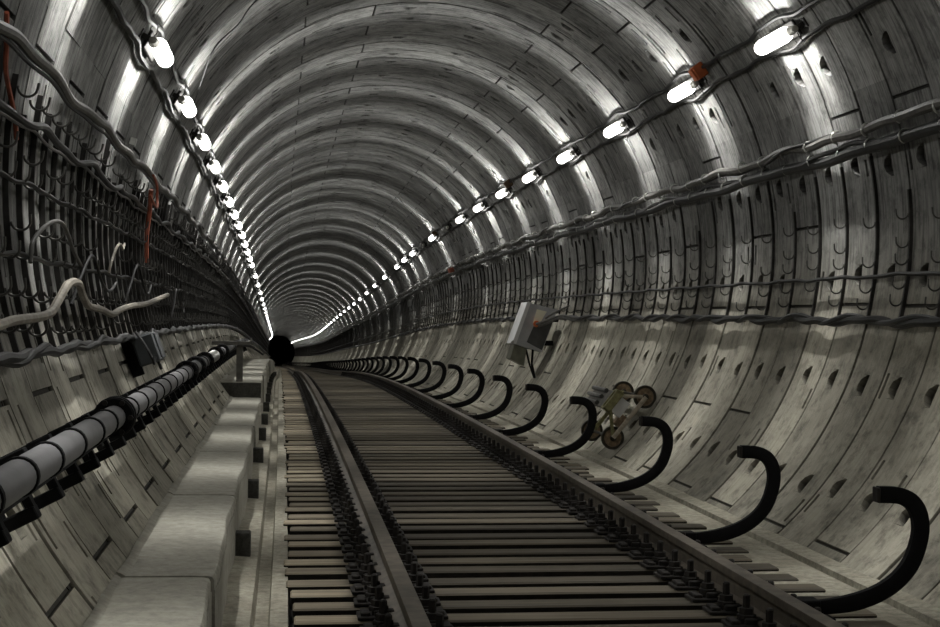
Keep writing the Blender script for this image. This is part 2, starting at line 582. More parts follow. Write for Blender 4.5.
def long_cable(name, mat, a_deg, r, rad_, s0, s1, label, cat='cable', group=None, wa=.006, wl=1.7, phase=0., twist=None, n=8, near=.1, hug=None):
    """Cable that follows the lining at an angle, with sag, wobble and optional twist round a common core."""
    s = srange(s0, s1, near, .6, 45)
    a = rad(a_deg)
    off = wa * np.sin(s * 2 * PI / wl + phase) + wa * .6 * np.sin(s * 2 * PI / (wl * .43) + phase * 2.1)
    rr = r + wa * .5 * np.sin(s * 2 * PI / (wl * .61) + phase)
    t = off / r
    if hug is not None: t = t + hug(s) / r
    lx, lz = rr * np.cos(a + t), rr * np.sin(a + t)
    if twist:
        rad_t, L, ph = twist
        q = s * 2 * PI / L + ph + .8 * np.sin(s * 1.3)
        lx = lx + rad_t * np.cos(q); lz = lz + rad_t * np.sin(q)
    pts = sect(s, lx, lz)
    mb = MB(); mb.tube(pts.tolist(), rad_, n)
    o = mb.build(name, mat, None)
    return tag(o, label, cat, group)


# ------------------------------------------------------------------ track bed
BED = -1.925
fl = [(-1.76, -1.90), (-1.50, BED + .005), (-1.49, -1.985), (-1.425, -1.985), (-1.415, BED), (-1.335, BED), (-1.33, -1.975), (-.73, -1.985), (-.71, -2.05), (.60, -2.05), (.61, BED),
      (1.525, BED), (1.53, -1.99), (1.575, -1.99), (1.585, -1.918), (1.70, -1.905)]
fl += [(1.95, -2.3), (-2.0, -2.3)]
fo = sweep('floor', fl, srange(-8, 262, .5, 2, 40), M['floor'], None, True, None, 25); fo['kind'] = 'structure'

tr = sweep('floor_channel', [(-1.329, BED - .001), (-1.326, -1.973), (-.73, -1.983), (-.71, -2.047), (.597, -2.047), (.606, BED - .001), (.606, -2.06), (-1.329, -2.06)], srange(-8, 262, .5, 2, 40), M['trough'], None, True, None, 25); tr['kind'] = 'structure'  # dark liner over the bed; the gap shade is in its colour

# ------------------------------------------------------------------ rails
RAILS = {'pipe': -.833, 'arm': .761}
TOP = -1.74


def rail_profile(cx):
    h = [(-.036, TOP), (.036, TOP), (.0375, TOP - .012), (.036, TOP - .038), (.012, TOP - .05), (.0085, TOP - .075), (.0095, TOP - .12), (.03, TOP - .133), (.072, TOP - .140), (.072, TOP - .1488)]
    pr = [(cx + x, z) for x, z in h] + [(cx - x, z) for x, z in h[::-1] if True]
    out = []
    for p in pr:
        if p not in out: out.append(p)
    # order: right half downwards then left half upwards
    right = [(cx + x, z) for x, z in h[1:]]; left = [(cx - x, z) for x, z in h[1:]][::-1]
    return right + left


tag(sweep('rail', rail_profile(RAILS['pipe']), srange(-6, 258, .4, 1, 40), M['rail']), 'long dull steel rail on the side of the concrete benches', 'rail')
tag(sweep('rail', rail_profile(RAILS['arm']), srange(-6, 258, .4, 1, 40), M['rail']), 'long dull steel rail on the side of the curved black arms', 'rail')

# ------------------------------------------------------------------ sleepers
SP = .288
S0 = 4.86


def sleeper_mb(w=.152, seed=0):
    rs = random.Random(seed)
    mb = MB()
    x0, x1 = -1.315 + rs.uniform(-.02, .02), 1.325 + rs.uniform(-.06, .05)
    w = w * rs.uniform(.9, 1.1)
    mb.box(x0, x1, -w / 2, w / 2, -.15, 0, .008)
    return mb


def local_mesh(kind, seed):
    me = sleeper_mb(seed=seed).mesh('sleeper', M['wood'], False)
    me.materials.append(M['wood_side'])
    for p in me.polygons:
        if p.normal.z < .5: p.material_index = 1  # all but the top takes the grimy, shaded colour
    return me


sl_mesh = [local_mesh('s', k) for k in range(8)]
N_SLEEPER = 290
for i in range(N_SLEEPER):
    s = S0 + SP * i
    o = bpy.data.objects.new('sleeper', sl_mesh[random.randrange(8)])
    COL.objects.link(o)
    o.matrix_world = frame(s + random.uniform(-.012, .012)) @ at(-.02 + random.uniform(-.015, .015), -1.906 + random.uniform(-.006, .001)) @ Matrix.Rotation(random.uniform(-.008, .008), 4, 'Z')
    if i < 40:
        lab = f'{ordinal(i + 1)} brown timber sleeper under the rails, counting from the camera'
    else:
        lab = 'distant brown timber sleeper under the rails, beyond the fortieth from the camera'
    tag(o, lab, 'sleeper', 'timber sleepers under the track')
mb = MB()
for i in range(N_SLEEPER, 560):
    m = frame(S0 + SP * i) @ at(-.02, -1.903)
    mb.box(-1.325, 1.325, -.08, .08, -.15, 0, 0, m)
tag(mb.build('sleepers', M['wood'], None, False), 'hair-thin sleepers at the dark far end of the track', 'sleepers', None, 'stuff')

# ------------------------------------------------------------------ rail fasteners


def fastener(m, label):
    t = empty('rail_fastener', m, label, 'rail fastener')
    b = MB()
    b.box(-.20, .20, -.068, .068, 0, .015, .003)
    for sx in (-1, 1):
        b.box(sx * .072 if sx > 0 else -.125, .125 if sx > 0 else -.072, -.06, .06, .012, .042, .005)
        b.box(sx * .145 if sx > 0 else -.185, .185 if sx > 0 else -.145, -.05, .05, .012, .032, .004)
    b.build('base_plate', M['rust'], t)
    for sx in (-1, 1):
        for sy in (0,):
            q = MB()
            mm = Matrix.Translation((sx * .105, sy * .075, .035)) @ Matrix.Scale(1.3, 4)
            q.lathe([(.034, 0), (.034, .012), (.025, .014), (.025, .034), (.013, .036), (.013, .075), (.008, .08)], 6, 'z', mm)
            q.box(-.05, .05, -.028, .028, -.012, .01, .004, Matrix.Translation((sx * .085, sy * .075, .025)))
            q.build('bolt', M['rust'], t, True)
    return t


proto = None
FAST = {}
for side, nm in (('pipe', 'benches'), ('arm', 'curved arms')):
    for i in range(147):
        s = S0 + SP * i
        m = frame(s) @ at(RAILS[side], -1.9045) @ Matrix.Rotation(random.uniform(-.06, .06), 4, 'Z')
        lab = f'{ordinal(i + 1)} black bolted clamp from the camera on the rail beside the {nm}' if i < 40 else f'small far clamp past the fortieth on the rail beside the {nm}'
        grp = f'rail clamps beside the {nm}'
        if proto is None:
            proto = fastener(m, lab); proto['group'] = grp
        else:
            copy_tree(proto, m, lab, grp)

# ------------------------------------------------------------------ concrete benches along the foot of one wall
BEN = [2.92, 5.35, 7.78, 10.22, 12.68, 14.95, 17.17]
FRONT = -1.625


def bench(s0, s1, ztop, label, blocks=True):
    t = empty('concrete_bench', frame(s0) @ at(-1.62, -1.92), label, 'bench', 'concrete benches along the pipe wall')
    inv = t.matrix_world.inverted()
    g = .016
    ss = np.linspace(s0 + g, s1 - g, 14)
    xw = -math.sqrt(R * R - ztop * ztop)
    pr = [(xw - .01, ztop + .018), (xw + .008, ztop + .012), (xw + .025, ztop + .002), (-1.70, ztop), (FRONT - .03, ztop - .002), (FRONT - .012, ztop - .006), (FRONT - .004, ztop - .02), (FRONT - .004, ztop - .06), (-1.72, ztop - .065), (xw - .015, ztop - .065)]
    wob = lambda s: (.008 * np.sin(s * 2.6 + s0) + .004 * np.sin(s * 7), np.zeros_like(s))
    o = sweep('seat_slab', pr, ss, M['bench'], None, True, wob, 30); o.data.transform(inv); o.parent = t
    pr = [(FRONT, ztop - .058), (FRONT + .002, -1.93), (FRONT - .07, -1.93), (FRONT - .07, ztop - .058)]
    o = sweep('front_panel', pr, ss, M['bench'], None, True, wob, 30); o.data.transform(inv); o.parent = t
    if blocks:
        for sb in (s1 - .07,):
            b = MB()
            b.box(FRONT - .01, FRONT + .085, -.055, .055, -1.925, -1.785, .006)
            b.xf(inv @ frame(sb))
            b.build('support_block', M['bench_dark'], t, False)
    return t


for i in range(len(BEN) - 1):
    bench(BEN[i], BEN[i + 1], -1.59, f'{ordinal(i + 1)} low grey concrete bench from the camera, along the pipe wall')
bs = [17.17 + 2.45 * k for k in range(15)]
for i in range(len(bs) - 1):
    t = bench(bs[i], bs[i + 1], -1.41, ('raised concrete bench with a dark end face under the small trestle' if i == 0 else f'{ordinal(i)} raised concrete bench behind the small trestle'), True)
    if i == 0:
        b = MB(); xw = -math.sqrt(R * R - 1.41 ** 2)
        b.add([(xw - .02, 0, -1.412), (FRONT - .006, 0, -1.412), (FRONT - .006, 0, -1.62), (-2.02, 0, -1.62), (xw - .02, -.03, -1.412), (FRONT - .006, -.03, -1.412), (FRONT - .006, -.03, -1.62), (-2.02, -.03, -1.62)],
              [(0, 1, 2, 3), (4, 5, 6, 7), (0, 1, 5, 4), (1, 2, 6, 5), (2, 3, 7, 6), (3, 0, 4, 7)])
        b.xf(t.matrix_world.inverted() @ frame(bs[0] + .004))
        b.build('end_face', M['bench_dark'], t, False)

# small trestle standing on the raised bench
t = empty('wooden_trestle', frame(17.45) @ at(-1.90, -1.41), 'small grey wooden trestle with a flat top board on the raised bench', 'trestle')
b = MB(); b.box(-.04, .04, -.04, .04, 0, .455, .004); b.build('post', M['grey_wood'], t, False)
b = MB(); b.box(-.34, .125, -.10, .10, .455, .50, .004); b.build('top_board', M['grey_wood'], t, False)
b = MB(); b.tube([(.10, -.02, .50), (.135, -.02, .51), (.14, -.02, .545)], .012, 6); b.build('end_peg', M['clip'], t)

# ------------------------------------------------------------------ curved black arms beside the track
ARM = [(.93, -1.842), (1.02, -1.838), (1.12, -1.828), (1.21, -1.808), (1.30, -1.772), (1.375, -1.72), (1.43, -1.655), (1.462, -1.58), (1.478, -1.50), (1.47, -1.43), (1.44, -1.378), (1.395, -1.350), (1.345, -1.340), (1.275, -1.338)]


def arm(m, label):
    t = empty('curved_arm', m, label, 'bracket', 'curved black arms beside the track')
    inv = (at(1.0, -1.90)).inverted()
    b = MB()
    pts = [(x, 0, z) for x, z in ARM]
    P2 = [Vector(p) for p in pts]
    fine = []
    for i in range(len(P2) - 1):
        p0, p1, p2, p3 = P2[max(i - 1, 0)], P2[i], P2[i + 1], P2[min(i + 2, len(P2) - 1)]
        for q in range(4):
            u = q / 4
            fine.append(.5 * ((2 * p1) + (-p0 + p2) * u + (2 * p0 - 5 * p1 + 4 * p2 - p3) * u * u + (-p0 + 3 * p1 - 3 * p2 + p3) * u ** 3))
    fine.append(P2[-1])
    n = len(fine)
    rr = [.75 + .25 * min(1, i / 10) for i in range(n)]
    b.tube(fine, rr, 8, None, (0, 1, 0), (.037, .022))
    b.xf(inv); b.build('bent_bar', M['black'], t)
    b = MB(); b.box(.88, 1.06, -.07, .07, -1.90, -1.875, .004); b.box(.90, 1.0, -.05, .05, -1.88, -1.80, .006)
    b.xf(inv); b.build('foot_plate', M['black'], t)
    b = MB(); b.box(1.262, 1.276, -.03, .03, -1.372, -1.305, .003); b.xf(inv); b.build('end_cap', M['rust'], t)
    return t


arms = [5.78, 7.68, 9.98, 12.52, 14.92, 17.29, 19.72, 22.05, 24.35, 26.8, 29.2] + [29.2 + 2.45 * k for k in range(1, 70)]
proto_arm = None
for i, s in enumerate(arms):
    lab = f'{ordinal(i + 1)} curved black steel arm from the camera, standing beside the rail'
    m = frame(s) @ at(1.0, -1.90) @ Matrix.Rotation(random.uniform(-.04, .04), 4, 'Z')
    if proto_arm is None: proto_arm = arm(m, lab)
    else: copy_tree(proto_arm, m, lab)

# ------------------------------------------------------------------ tube lamps
TL = .56


def lamp_light():
    l = bpy.data.lights.new('lamp_beam', 'AREA')
    l.shape = 'RECTANGLE'; l.size = TL + .04; l.size_y = .05
    l.energy = 1.0
    l.use_nodes = True
    nt = l.node_tree; N, L = nt.nodes, nt.links
    em = N['Emission']
    ge = N.new('ShaderNodeNewGeometry')
    vt = N.new('ShaderNodeVectorTransform'); vt.vector_type = 'NORMAL'; vt.convert_from = 'WORLD'; vt.convert_to = 'OBJECT'
    L.new(ge.outputs['Incoming'], vt.inputs[0])
    sx = N.new('ShaderNodeSeparateXYZ'); L.new(vt.outputs[0], sx.inputs[0])
    q = N.new('ShaderNodeMath'); q.operation = 'DIVIDE'; q.inputs[1].default_value = SIGMA
    L.new(sx.outputs[0], q.inputs[0])
    p = N.new('ShaderNodeMath'); p.operation = 'MULTIPLY'; L.new(q.outputs[0], p.inputs[0]); L.new(q.outputs[0], p.inputs[1])
    ng = N.new('ShaderNodeMath'); ng.operation = 'MULTIPLY'; ng.inputs[1].default_value = -1; L.new(p.outputs[0], ng.inputs[0])
    ex = N.new('ShaderNodeMath'); ex.operation = 'EXPONENT'; L.new(ng.outputs[0], ex.inputs[0])
    ad = N.new('ShaderNodeMath'); ad.operation = 'MULTIPLY_ADD'; ad.inputs[1].default_value = BEAM; ad.inputs[2].default_value = BASE
    L.new(ex.outputs[0], ad.inputs[0])
    em.inputs['Color'].default_value = (1, .995, .97, 1)
    L.new(ad.outputs[0], em.inputs['Strength'])
    return l


SIGMA, BEAM, BASE = .19, 10.0, .38
BEAM_LIGHT = lamp_light()


def lamp(m, label, group, lit=True):
    """Local X along the ring, Y along the tunnel away from the camera, Z inwards; origin on the wall."""
    t = empty('tube_lamp', m, label, 'lamp', group)
    z = .115
    b = MB()
    b.lathe([(.02, -TL / 2 + .02), (.052, -TL / 2 + .03), (.056, -TL / 2 + .06), (.056, TL / 2 - .06), (.05, TL / 2 - .025), (.03, TL / 2 - .006), (.01, TL / 2)], 16, 'y', Matrix.Translation((0, 0, z)))
    b.build('glass_tube', M['tube'] if lit else M['off_tube'], t)
    b = MB()
    b.lathe([(.016, -TL / 2 - .085), (.024, -TL / 2 - .08), (.027, -TL / 2 - .03), (.033, -TL / 2 - .02), (.033, -TL / 2 + .03), (.026, -TL / 2 + .035)], 16, 'y', Matrix.Translation((0, 0, z - .03)))
    so = b.build('socket_housing', M['jar_socket'], t)
    b = MB()
    b.tube([(.02, -TL / 2 - .05, z - .05), (-.05, -TL / 2 - .07, z - .03), (-.10, -TL / 2 - .04, z - .05), (-.115, -TL / 2 + .02, z - .08), (-.08, -TL / 2 + .06, z - .1), (-.02, -TL / 2 + .05, z - .08)], .004, 6)
    b.build('feed_wire', M['cable'], t)
    b = MB()
    b.box(-.016, .016, -TL / 2 - .08, -TL / 2 - .05, 0, z - .03, .003)
    b.box(-.035, .035, -TL / 2 - .11, -TL / 2 - .03, 0, .012, .002)
    b.build('wall_bracket', M['bracket'], t)
    b = MB(); b.box(-.062, .062, -TL / 2 - .02, TL / 2 - .03, .028, .05, .006); b.build('back_housing', M['bracket'], t)
    if lit:
        for sg in (-1, 1):
            lo = bpy.data.objects.new('lamp_beam', BEAM_LIGHT); COL.objects.link(lo)
            lo.parent = t
            # light shines along its own -Z; turn that to the ring direction, tilted towards the tunnel centre
            d = Vector((sg * math.cos(rad(25)), 0, math.sin(rad(25))))
            zax = -d; xax = Vector((0, 1, 0)); yax = zax.cross(xax)
            mm = Matrix((xax, yax, zax)).transposed().to_4x4(); mm.translation = Vector((sg * .062, 0, z)) + d * .004
            lo.matrix_local = mm
    return t


R_LAMPS = [9.27, 11.55, 14.04, 16.55, 19.02, 21.45, 24.05, 26.55, 31.45, 36.25, 38.7, 41.28] + [46.3 + 4.95 * k for k in range(34)]
L_LAMPS = [9.02, 11.43, 13.80, 16.10, 18.45, 20.8, 23.2, 25.6, 28.1, 30.55, 32.98, 35.37, 37.7, 42.3] + [47.0 + 4.83 * k for k in range(28)]
R_BEFORE = [6.8, 4.35, 1.9, -.6]
L_BEFORE = [6.6, 4.2, 1.8, -.6]
protos = {}
for side, a, lamps, before, nm in (('R', RIGHT_LAMP, R_LAMPS, R_BEFORE, 'over the curved arms'), ('L', LEFT_LAMP, L_LAMPS, L_BEFORE, 'over the pipe wall')):
    grp = 'tube lamps ' + nm
    full = None
    for i, s in enumerate(lamps + before):
        if i < len(lamps):
            lab = f'{ordinal(i + 1)} lit tube lamp from the camera in the row {nm}'
        else:
            lab = f'lit tube lamp {nm}, {ordinal(i - len(lamps) + 1)} one back from the first in view'
        m = frame(s) @ on_wall(a + random.uniform(-.003, .003))
        if full is None: full = lamp(m, lab, grp)
        else: copy_tree(full, m, lab, grp)
lamp(frame(29.0) @ on_wall(RIGHT_LAMP), 'dark unlit tube lamp in the gap of the row over the curved arms', 'tube lamps over the curved arms', False)
lamp(frame(33.9) @ on_wall(RIGHT_LAMP), 'second dark unlit tube lamp in the row over the curved arms', 'tube lamps over the curved arms', False)


def lamp_hug(lamps, sign):
    """The feed cables bow round each lamp."""
    L_ = np.array(sorted(lamps + [6.8, 4.35]))
    def f(s):
        d = np.abs(s[:, None] - L_[None]).min(1)
        return sign * (.03 * np.exp(-(d / .35) ** 2))
    return f


for side, a, lamps, nm in (('R', 34.7, R_LAMPS, 'over the curved arms'), ('L', 153.0, L_LAMPS, 'over the pipe wall')):
    for sg, w in ((1, 'upper'), (-1, 'lower')):
        s2 = sg if side == 'R' else -sg
        rr = .017 if side == 'R' else .020
        long_cable('lamp_cable', M['cable'], a + s2 * math.degrees(.088 / R), R - .035, rr, -2, 215, f'{w} black feed cable strung along the lamps {nm}', 'cable', 'lamp feed cables', .008, 1.1, sg + a, None, 7, .07, lamp_hug(lamps, s2))

# junction boxes next to lamps
for s, a, r, matn, lab, sz in ((11.02, 36.4, R - .02, 'orange', 'orange junction box at the end of the second lamp over the curved arms', .06), (20.75, 36.4, R - .02, 'brown', 'brown junction box above the fifth lamp over the curved arms', .055), (30.9, 36.2, R - .02, 'brown', 'small brown junction box beside the first lamp after the dark gap', .05)):
    t = empty('junction_box', frame(s) @ on_wall(rad(a), r), lab, 'junction box')
    b = MB(); b.box(-sz, sz, -sz * .8, sz * .8, 0, .10, .008); b.build('housing', M[matn], t)
    b = MB(); b.box(-sz * .85, sz * .85, -sz * .68, sz * .68, .10, .115, .004); b.build('cover', M[matn], t)
    b = MB(); b.lathe([(.02, 0), (.02, .03), (.012, .05)], 8, 'y', Matrix.Translation((0, sz * .8, .05))); b.build('cable_gland', M['cable'], t)

t = empty('junction_box', frame(30.4) @ on_wall(rad(14.6), R - .10), 'tiny red junction box on the upper cable runs, far along the arm wall', 'junction box')
b = MB(); b.box(-.05, .05, -.14, .14, 0, .10, .008); b.build('housing', M['red_wire'], t)
b = MB(); b.box(-.04, .04, -.12, .12, .10, .112, .004); b.build('cover', M['red_wire'], t)

# ------------------------------------------------------------------ cables on the wall over the arms
ARMW = 'on the wall over the curved arms'
long_cable('wall_cable', M['cable_grey'], 16.1, 2.46, .032, -2, 200, f'thick dusty cable of the top run {ARMW}', 'cable', 'top cable run over the arms', .012, 1.9, .3, (.007, 1.4, 0), 8, .08)
long_cable('wall_cable', M['cable'], 16.1, 2.46, .014, -2, 200, f'thin black cable twisted into the top run {ARMW}', 'cable', 'top cable run over the arms', .012, 1.9, .3, (.030, 5.0, PI), 8, .08)
long_cable('wall_cable', M['cable'], 13.1, 2.46, .038, -2, 200, f'thickest black cable of the second run {ARMW}', 'cable', 'second cable run over the arms', .010, 2.6, 1.3, None, 10, .1)
long_cable('wall_cable', M['cable'], 13.9, 2.455, .018, -2, 200, f'thin dark cable lying on the thickest cable {ARMW}', 'cable', 'second cable run over the arms', .012, 1.5, 2.1, (.010, 4.0, 1), 7, .08)
long_cable('wall_cable', M['cable'], -6.4, 2.475, .015, 3, 150, f'single thin black cable half way down the hooks {ARMW}', 'cable', None, .006, 1.0, .5, None, 6, .1)
for s0, s1, w in ((2, 18.6, 'before'), (20.6, 150, 'behind')):
    long_cable('tray_cable', M['cable'], -13.4, 2.47, .026, s0, s1, f'black cable at the foot of the hooks {w} the grey electric box', 'cable', 'bottom cable run over the arms', .012, 1.2, .4, (.006, 1.0, 0), 8, .07)
    long_cable('tray_cable', M['cable'], -13.2, 2.47, .020, s0, s1, f'thinner black cable wound round the bottom run {w} the grey electric box', 'cable', 'bottom cable run over the arms', .008, 1.2, .4, (.022, 1.0, PI), 8, .07)

# ------------------------------------------------------------------ hook brackets


def hook_bracket(m, side, label, group, lo, hi, hooks, base, rich=True):
    t = empty('cable_bracket', m, label, 'cable bracket', group)
    inv = on_wall(rad(base)).inverted()
    sg = -1 if side == 'R' else 1        # direction of "down" in angle
    b = MB()
    aa = np.linspace(rad(lo), rad(hi), 16)
    w, th = (.009, .022) if side == 'R' else (.011, .026)
    vs, fs = [], []
    for a in aa:
        for (r_, y) in ((R + .001, -w), (R - th, -w), (R - th, w), (R + .001, w)):
            vs.append((r_ * math.cos(a), y, r_ * math.sin(a)))
    for i in range(len(aa) - 1):
        for k in range(4):
            fs.append((i * 4 + k, i * 4 + (k + 1) % 4, i * 4 + 4 + (k + 1) % 4, i * 4 + 4 + k))
    fs += [(0, 1, 2, 3), tuple(len(vs) - 4 + k for k in range(4))]
    b.add(vs, fs); b.xf(inv); b.build('post', M['bracket'], t, True, 30)
    if rich:
        for h in hooks:
            b = MB(); pts = []
            a0 = rad(h)
            rh = .040
            for q in range(11):
                f = PI * q / 10
                rr = R - th - rh - .004 + rh * math.cos(f)
                dn = rh * math.sin(f) * sg
                a = a0 + dn / R
                pts.append((rr * math.cos(a), 0.0, rr * math.sin(a)))
            a = a0 - .028 * sg / R
            pts.append(((R - th - 2 * rh - .006) * math.cos(a), 0, (R - th - 2 * rh - .006) * math.sin(a)))
            b.tube(pts, .0055, 6, None, (0, 1, 0))
            b.xf(inv); b.build('hook', M['hook'], t)
    return t


RH = [2.4, -1.2, -3.8, -7.6, -10.3]
LH = [171.5, 177.0, 180.0, 184.0, 187.5, 191.0, 194.5]
for side, lo, hi, hooks, base, nm in (('R', -13.4, 12.0, RH, -13.4, 'curved arms'), ('L', 168.2, 197.4, LH, 197.4, 'grey pipe')):
    grp = f'hook brackets above the {nm}'
    rich = poor = None
    far = MB()
    for i in range(420 if side == 'R' else 700):
        s = PHASE + (RING * (i + 7) if side == 'R' else .3 * i + 3.3)
        if side == 'R' and 18.6 < s < 19.4: pass
        L_ = on_wall(rad(base))
        m = frame(s) @ L_
        lab = f'{ordinal(i + 1)} dark upright hook bracket from the camera, above the {nm}' if i < 40 else f'thin far hook bracket above the {nm}, past the fortieth'
        if i < 80:
            if rich is None: rich = []
            if len(rich) < 5:
                k_ = len(rich); hk = [h + random.uniform(-.4, .4) for h in hooks if random.random() < .85]
                rich.append(hook_bracket(m, side, lab, grp, lo + (0 if side == 'R' else (0, 3, 1, 5, 2)[k_]), hi - (0, 1.5, .5, 6, 1)[k_] * (side == 'R'), hk, base))
            else: copy_tree(random.choice(rich), m, lab, grp)
        elif i < 145:
            if poor is None: poor = hook_bracket(m, side, lab, grp, lo, hi, hooks, base, False)
            else: copy_tree(poor, m, lab, grp)
        else:
            aa = np.linspace(rad(lo), rad(hi), 7); fm = frame(s)
            vs, fs = [], []
            for a in aa:
                for (r_, y) in ((R + .008, -.012), (R - .026, -.012), (R - .026, .012), (R + .008, .012)):
                    vs.append(fm @ Vector((r_ * math.cos(a), y, r_ * math.sin(a))))
            for j in range(len(aa) - 1):
                for k in range(4):
                    fs.append((j * 4 + k, j * 4 + (k + 1) % 4, j * 4 + 4 + (k + 1) % 4, j * 4 + 4 + k))
            far.add(vs, fs)
    tag(far.build('hook_brackets', M['bracket'], None), f'blur of tiny hook brackets at the far end above the {nm}', 'cable brackets', None, 'stuff')

# bright clips that hold the two upper cable runs
cl = MB()
pts = []
for q in range(15):
    f = rad(-70 + 250 * q / 14)
    pts.append((.042 * math.sin(f), 0, .048 - .042 * math.cos(f) * -1))
pts = [(x, 0, z - .05 + .045) for x, _, z in pts]
cl.tube(pts, .007, 6, None, (0, 1, 0))
clip_mesh = cl.mesh('cable_clip', M['clip'])
for a, w in ((15.9, 'top'), (13.2, 'second')):
    for i in range(90):
        s = 5.0 + .5 * i
        o = bpy.data.objects.new('cable_clip', clip_mesh); COL.objects.link(o)
        o.matrix_world = frame(s) @ on_wall(rad(a + .2), 2.51) @ Matrix.Rotation(random.uniform(-.25, .25), 4, 'Y') @ Matrix.Rotation(random.uniform(-.3, .3), 4, 'X')
        tag(o, (f'{ordinal(i + 1)} bright clip from the camera on the {w} cable run over the arms' if i < 40 else f'tiny bright clip past the fortieth on the {w} cable run over the arms'), 'clip', f'clips on the {w} cable run')

# ------------------------------------------------------------------ cables on the pipe wall
PW = 'on the pipe wall'
long_cable('wall_cable', M['cable_grey'], 168.4, 2.47, .024, 2, 200, f'thick brownish cable of the uppermost run {PW}', 'cable', None, .014, 2.3, .9, (.005, 1.9, .5), 9, .08)
long_cable('wall_cable', M['cable'], 169.2, 2.475, .010, 2, 200, f'thin black cable hanging just under the uppermost run {PW}', 'cable', None, .010, 2.3, .9, None, 7, .08)
long_cable('wall_cable', M['cable'], 174.4, 2.47, .018, 2, 200, f'black cable of the second run {PW}', 'cable', None, .012, 1.7, .2, (.010, 1.3, .5), 8, .08)
long_cable('wall_cable', M['cable_grey'], 175.2, 2.475, .008, 2, 200, f'thin grey cable along the second run {PW}', 'cable', None, .010, 1.7, .9, None, 7, .08)
for k, (a, rr) in enumerate(((180.6, .010), (187.9, .011))):
    long_cable('wall_cable', M['cable'], a, 2.465, rr, 2, 150, f'{("upper", "lower")[k]} thin black cable lying in the hooks {PW}', 'cable', None, .007, 1.3, k * 2., None, 6, .08)
long_cable('tray_cable', M['cable'], 197.3, 2.465, .022, 2, 150, f'black cable at the foot of the hooks {PW}', 'cable', None, .007, 1.0, .4, (.004, 1.6, 0), 8, .06)
long_cable('tray_cable', M['cable'], 197.3, 2.465, .015, 2, 150, f'thinner black cable wound round the bottom run {PW}', 'cable', None, .008, 1.0, .4, (.016, 1.6, PI), 8, .06)


def spline(ctrl, sub=6):
    P2 = [Vector(p) for p in ctrl]; out = []
    for i in range(len(P2) - 1):
        p0, p1, p2, p3 = P2[max(i - 1, 0)], P2[i], P2[i + 1], P2[min(i + 2, len(P2) - 1)]
        for q in range(sub):
            u = q / sub
            out.append(.5 * ((2 * p1) + (-p0 + p2) * u + (2 * p0 - 5 * p1 + 4 * p2 - p3) * u * u + (-p0 + 3 * p1 - 3 * p2 + p3) * u ** 3))
    return out + [P2[-1]]


def loose(name, mat, ctrl, rad_, label, cat='cable', n=8):
    """Loose cable through (s, angle, radius) points."""
    pts = [sect(s, r * math.cos(rad(a)), r * math.sin(rad(a))) for s, a, r in ctrl]
    b = MB(); b.tube(spline(pts), rad_, n)
    return tag(b.build(name, mat), label, cat)


loose('loose_cable', M['cable_pale'], [(3.6, 192.5, 2.44), (4.6, 194.6, 2.44), (5.2, 194.2, 2.44), (5.9, 193.8, 2.43), (6.2, 192.4, 2.42), (6.45, 190.6, 2.40), (6.7, 190.4, 2.39), (6.85, 191.6, 2.40), (7.06, 192.9, 2.41), (7.6, 193.3, 2.42), (8.1, 193.9, 2.43), (8.6, 193.2, 2.43), (9.3, 192.6, 2.43), (10.2, 192.2, 2.43), (11.2, 191.2, 2.43), (12.4, 189.9, 2.43)], .020, 'pale loose cable snaking in high waves above the grey pipe')
loose('loose_cable', M['cable_grey'], [(5.85, 188.5, 2.45), (5.92, 186.3, 2.44), (6.2, 184.3, 2.42), (6.5, 183.6, 2.41), (6.72, 184.8, 2.41), (7.0, 186.4, 2.43), (7.4, 188.2, 2.45)], .010, 'thin grey cable arching over the hooks near the edge of the view')
loose('loose_cable', M['cable_pale'], [(8.4, 188.0, 2.44), (8.46, 186.2, 2.42), (8.7, 184.0, 2.41), (8.9, 183.4, 2.41), (9.1, 183.9, 2.42), (9.4, 182.7, 2.44)], .009, 'short pale cable stub bent over the hooks above the dark box')
loose('hanging_wire', M['red_wire'], [(10.7, 168.8, 2.42), (10.9, 170.0, 2.40), (11.0, 172.4, 2.39), (10.9, 174.0, 2.37), (10.75, 174.3, 2.37), (10.6, 173.6, 2.38), (10.55, 172.6, 2.40)], .010, 'bright orange wire loop hanging from the uppermost cable on the pipe wall', 'wire', 6)
loose('hanging_wire', M['red_wire'], [(10.95, 171.0, 2.44), (11.05, 175.7, 2.44), (11.05, 179.5, 2.45), (11.1, 184.2, 2.46)], .018, 'straight rust red strip hanging below the orange wire loop', 'wire', 6)
loose('hanging_wire', M['red_wire'], [(5.30, 166.8, 2.49), (5.42, 169.3, 2.49), (5.50, 171.5, 2.49), (5.75, 174.3, 2.49), (5.85, 176.5, 2.49)], .010, 'rusty wire hanging at the top corner of the pipe wall', 'wire', 6)
loose('hanging_wire', M['cable'], [(11.1, 127.5, 2.53), (11.08, 132, 2.50), (11.0, 136, 2.45), (11.0, 142, 2.46), (11.6, 147, 2.47), (12.3, 151.5, 2.50)], .006, 'thin black wire hanging off the ceiling near the second lamp over the pipe wall', 'wire', 6)
for q, (s, a) in enumerate(((7.6, 188), (10.0, 187.5), (13.5, 190.5))):
    d = random.uniform(-1, 1)
    loose('loose_cable', M['cable'], [(s - .7, a + 4 + d, 2.47), (s - .4, a + 1.2, 2.44), (s, a - 2.2 + d, 2.42), (s + .35, a + 1.6, 2.43), (s + .8, a + 3 - d, 2.45), (s + 1.3, a + .5 + d, 2.46)], .009, f'{ordinal(q + 1)} slack thin cable looping through the hooks above the grey pipe')

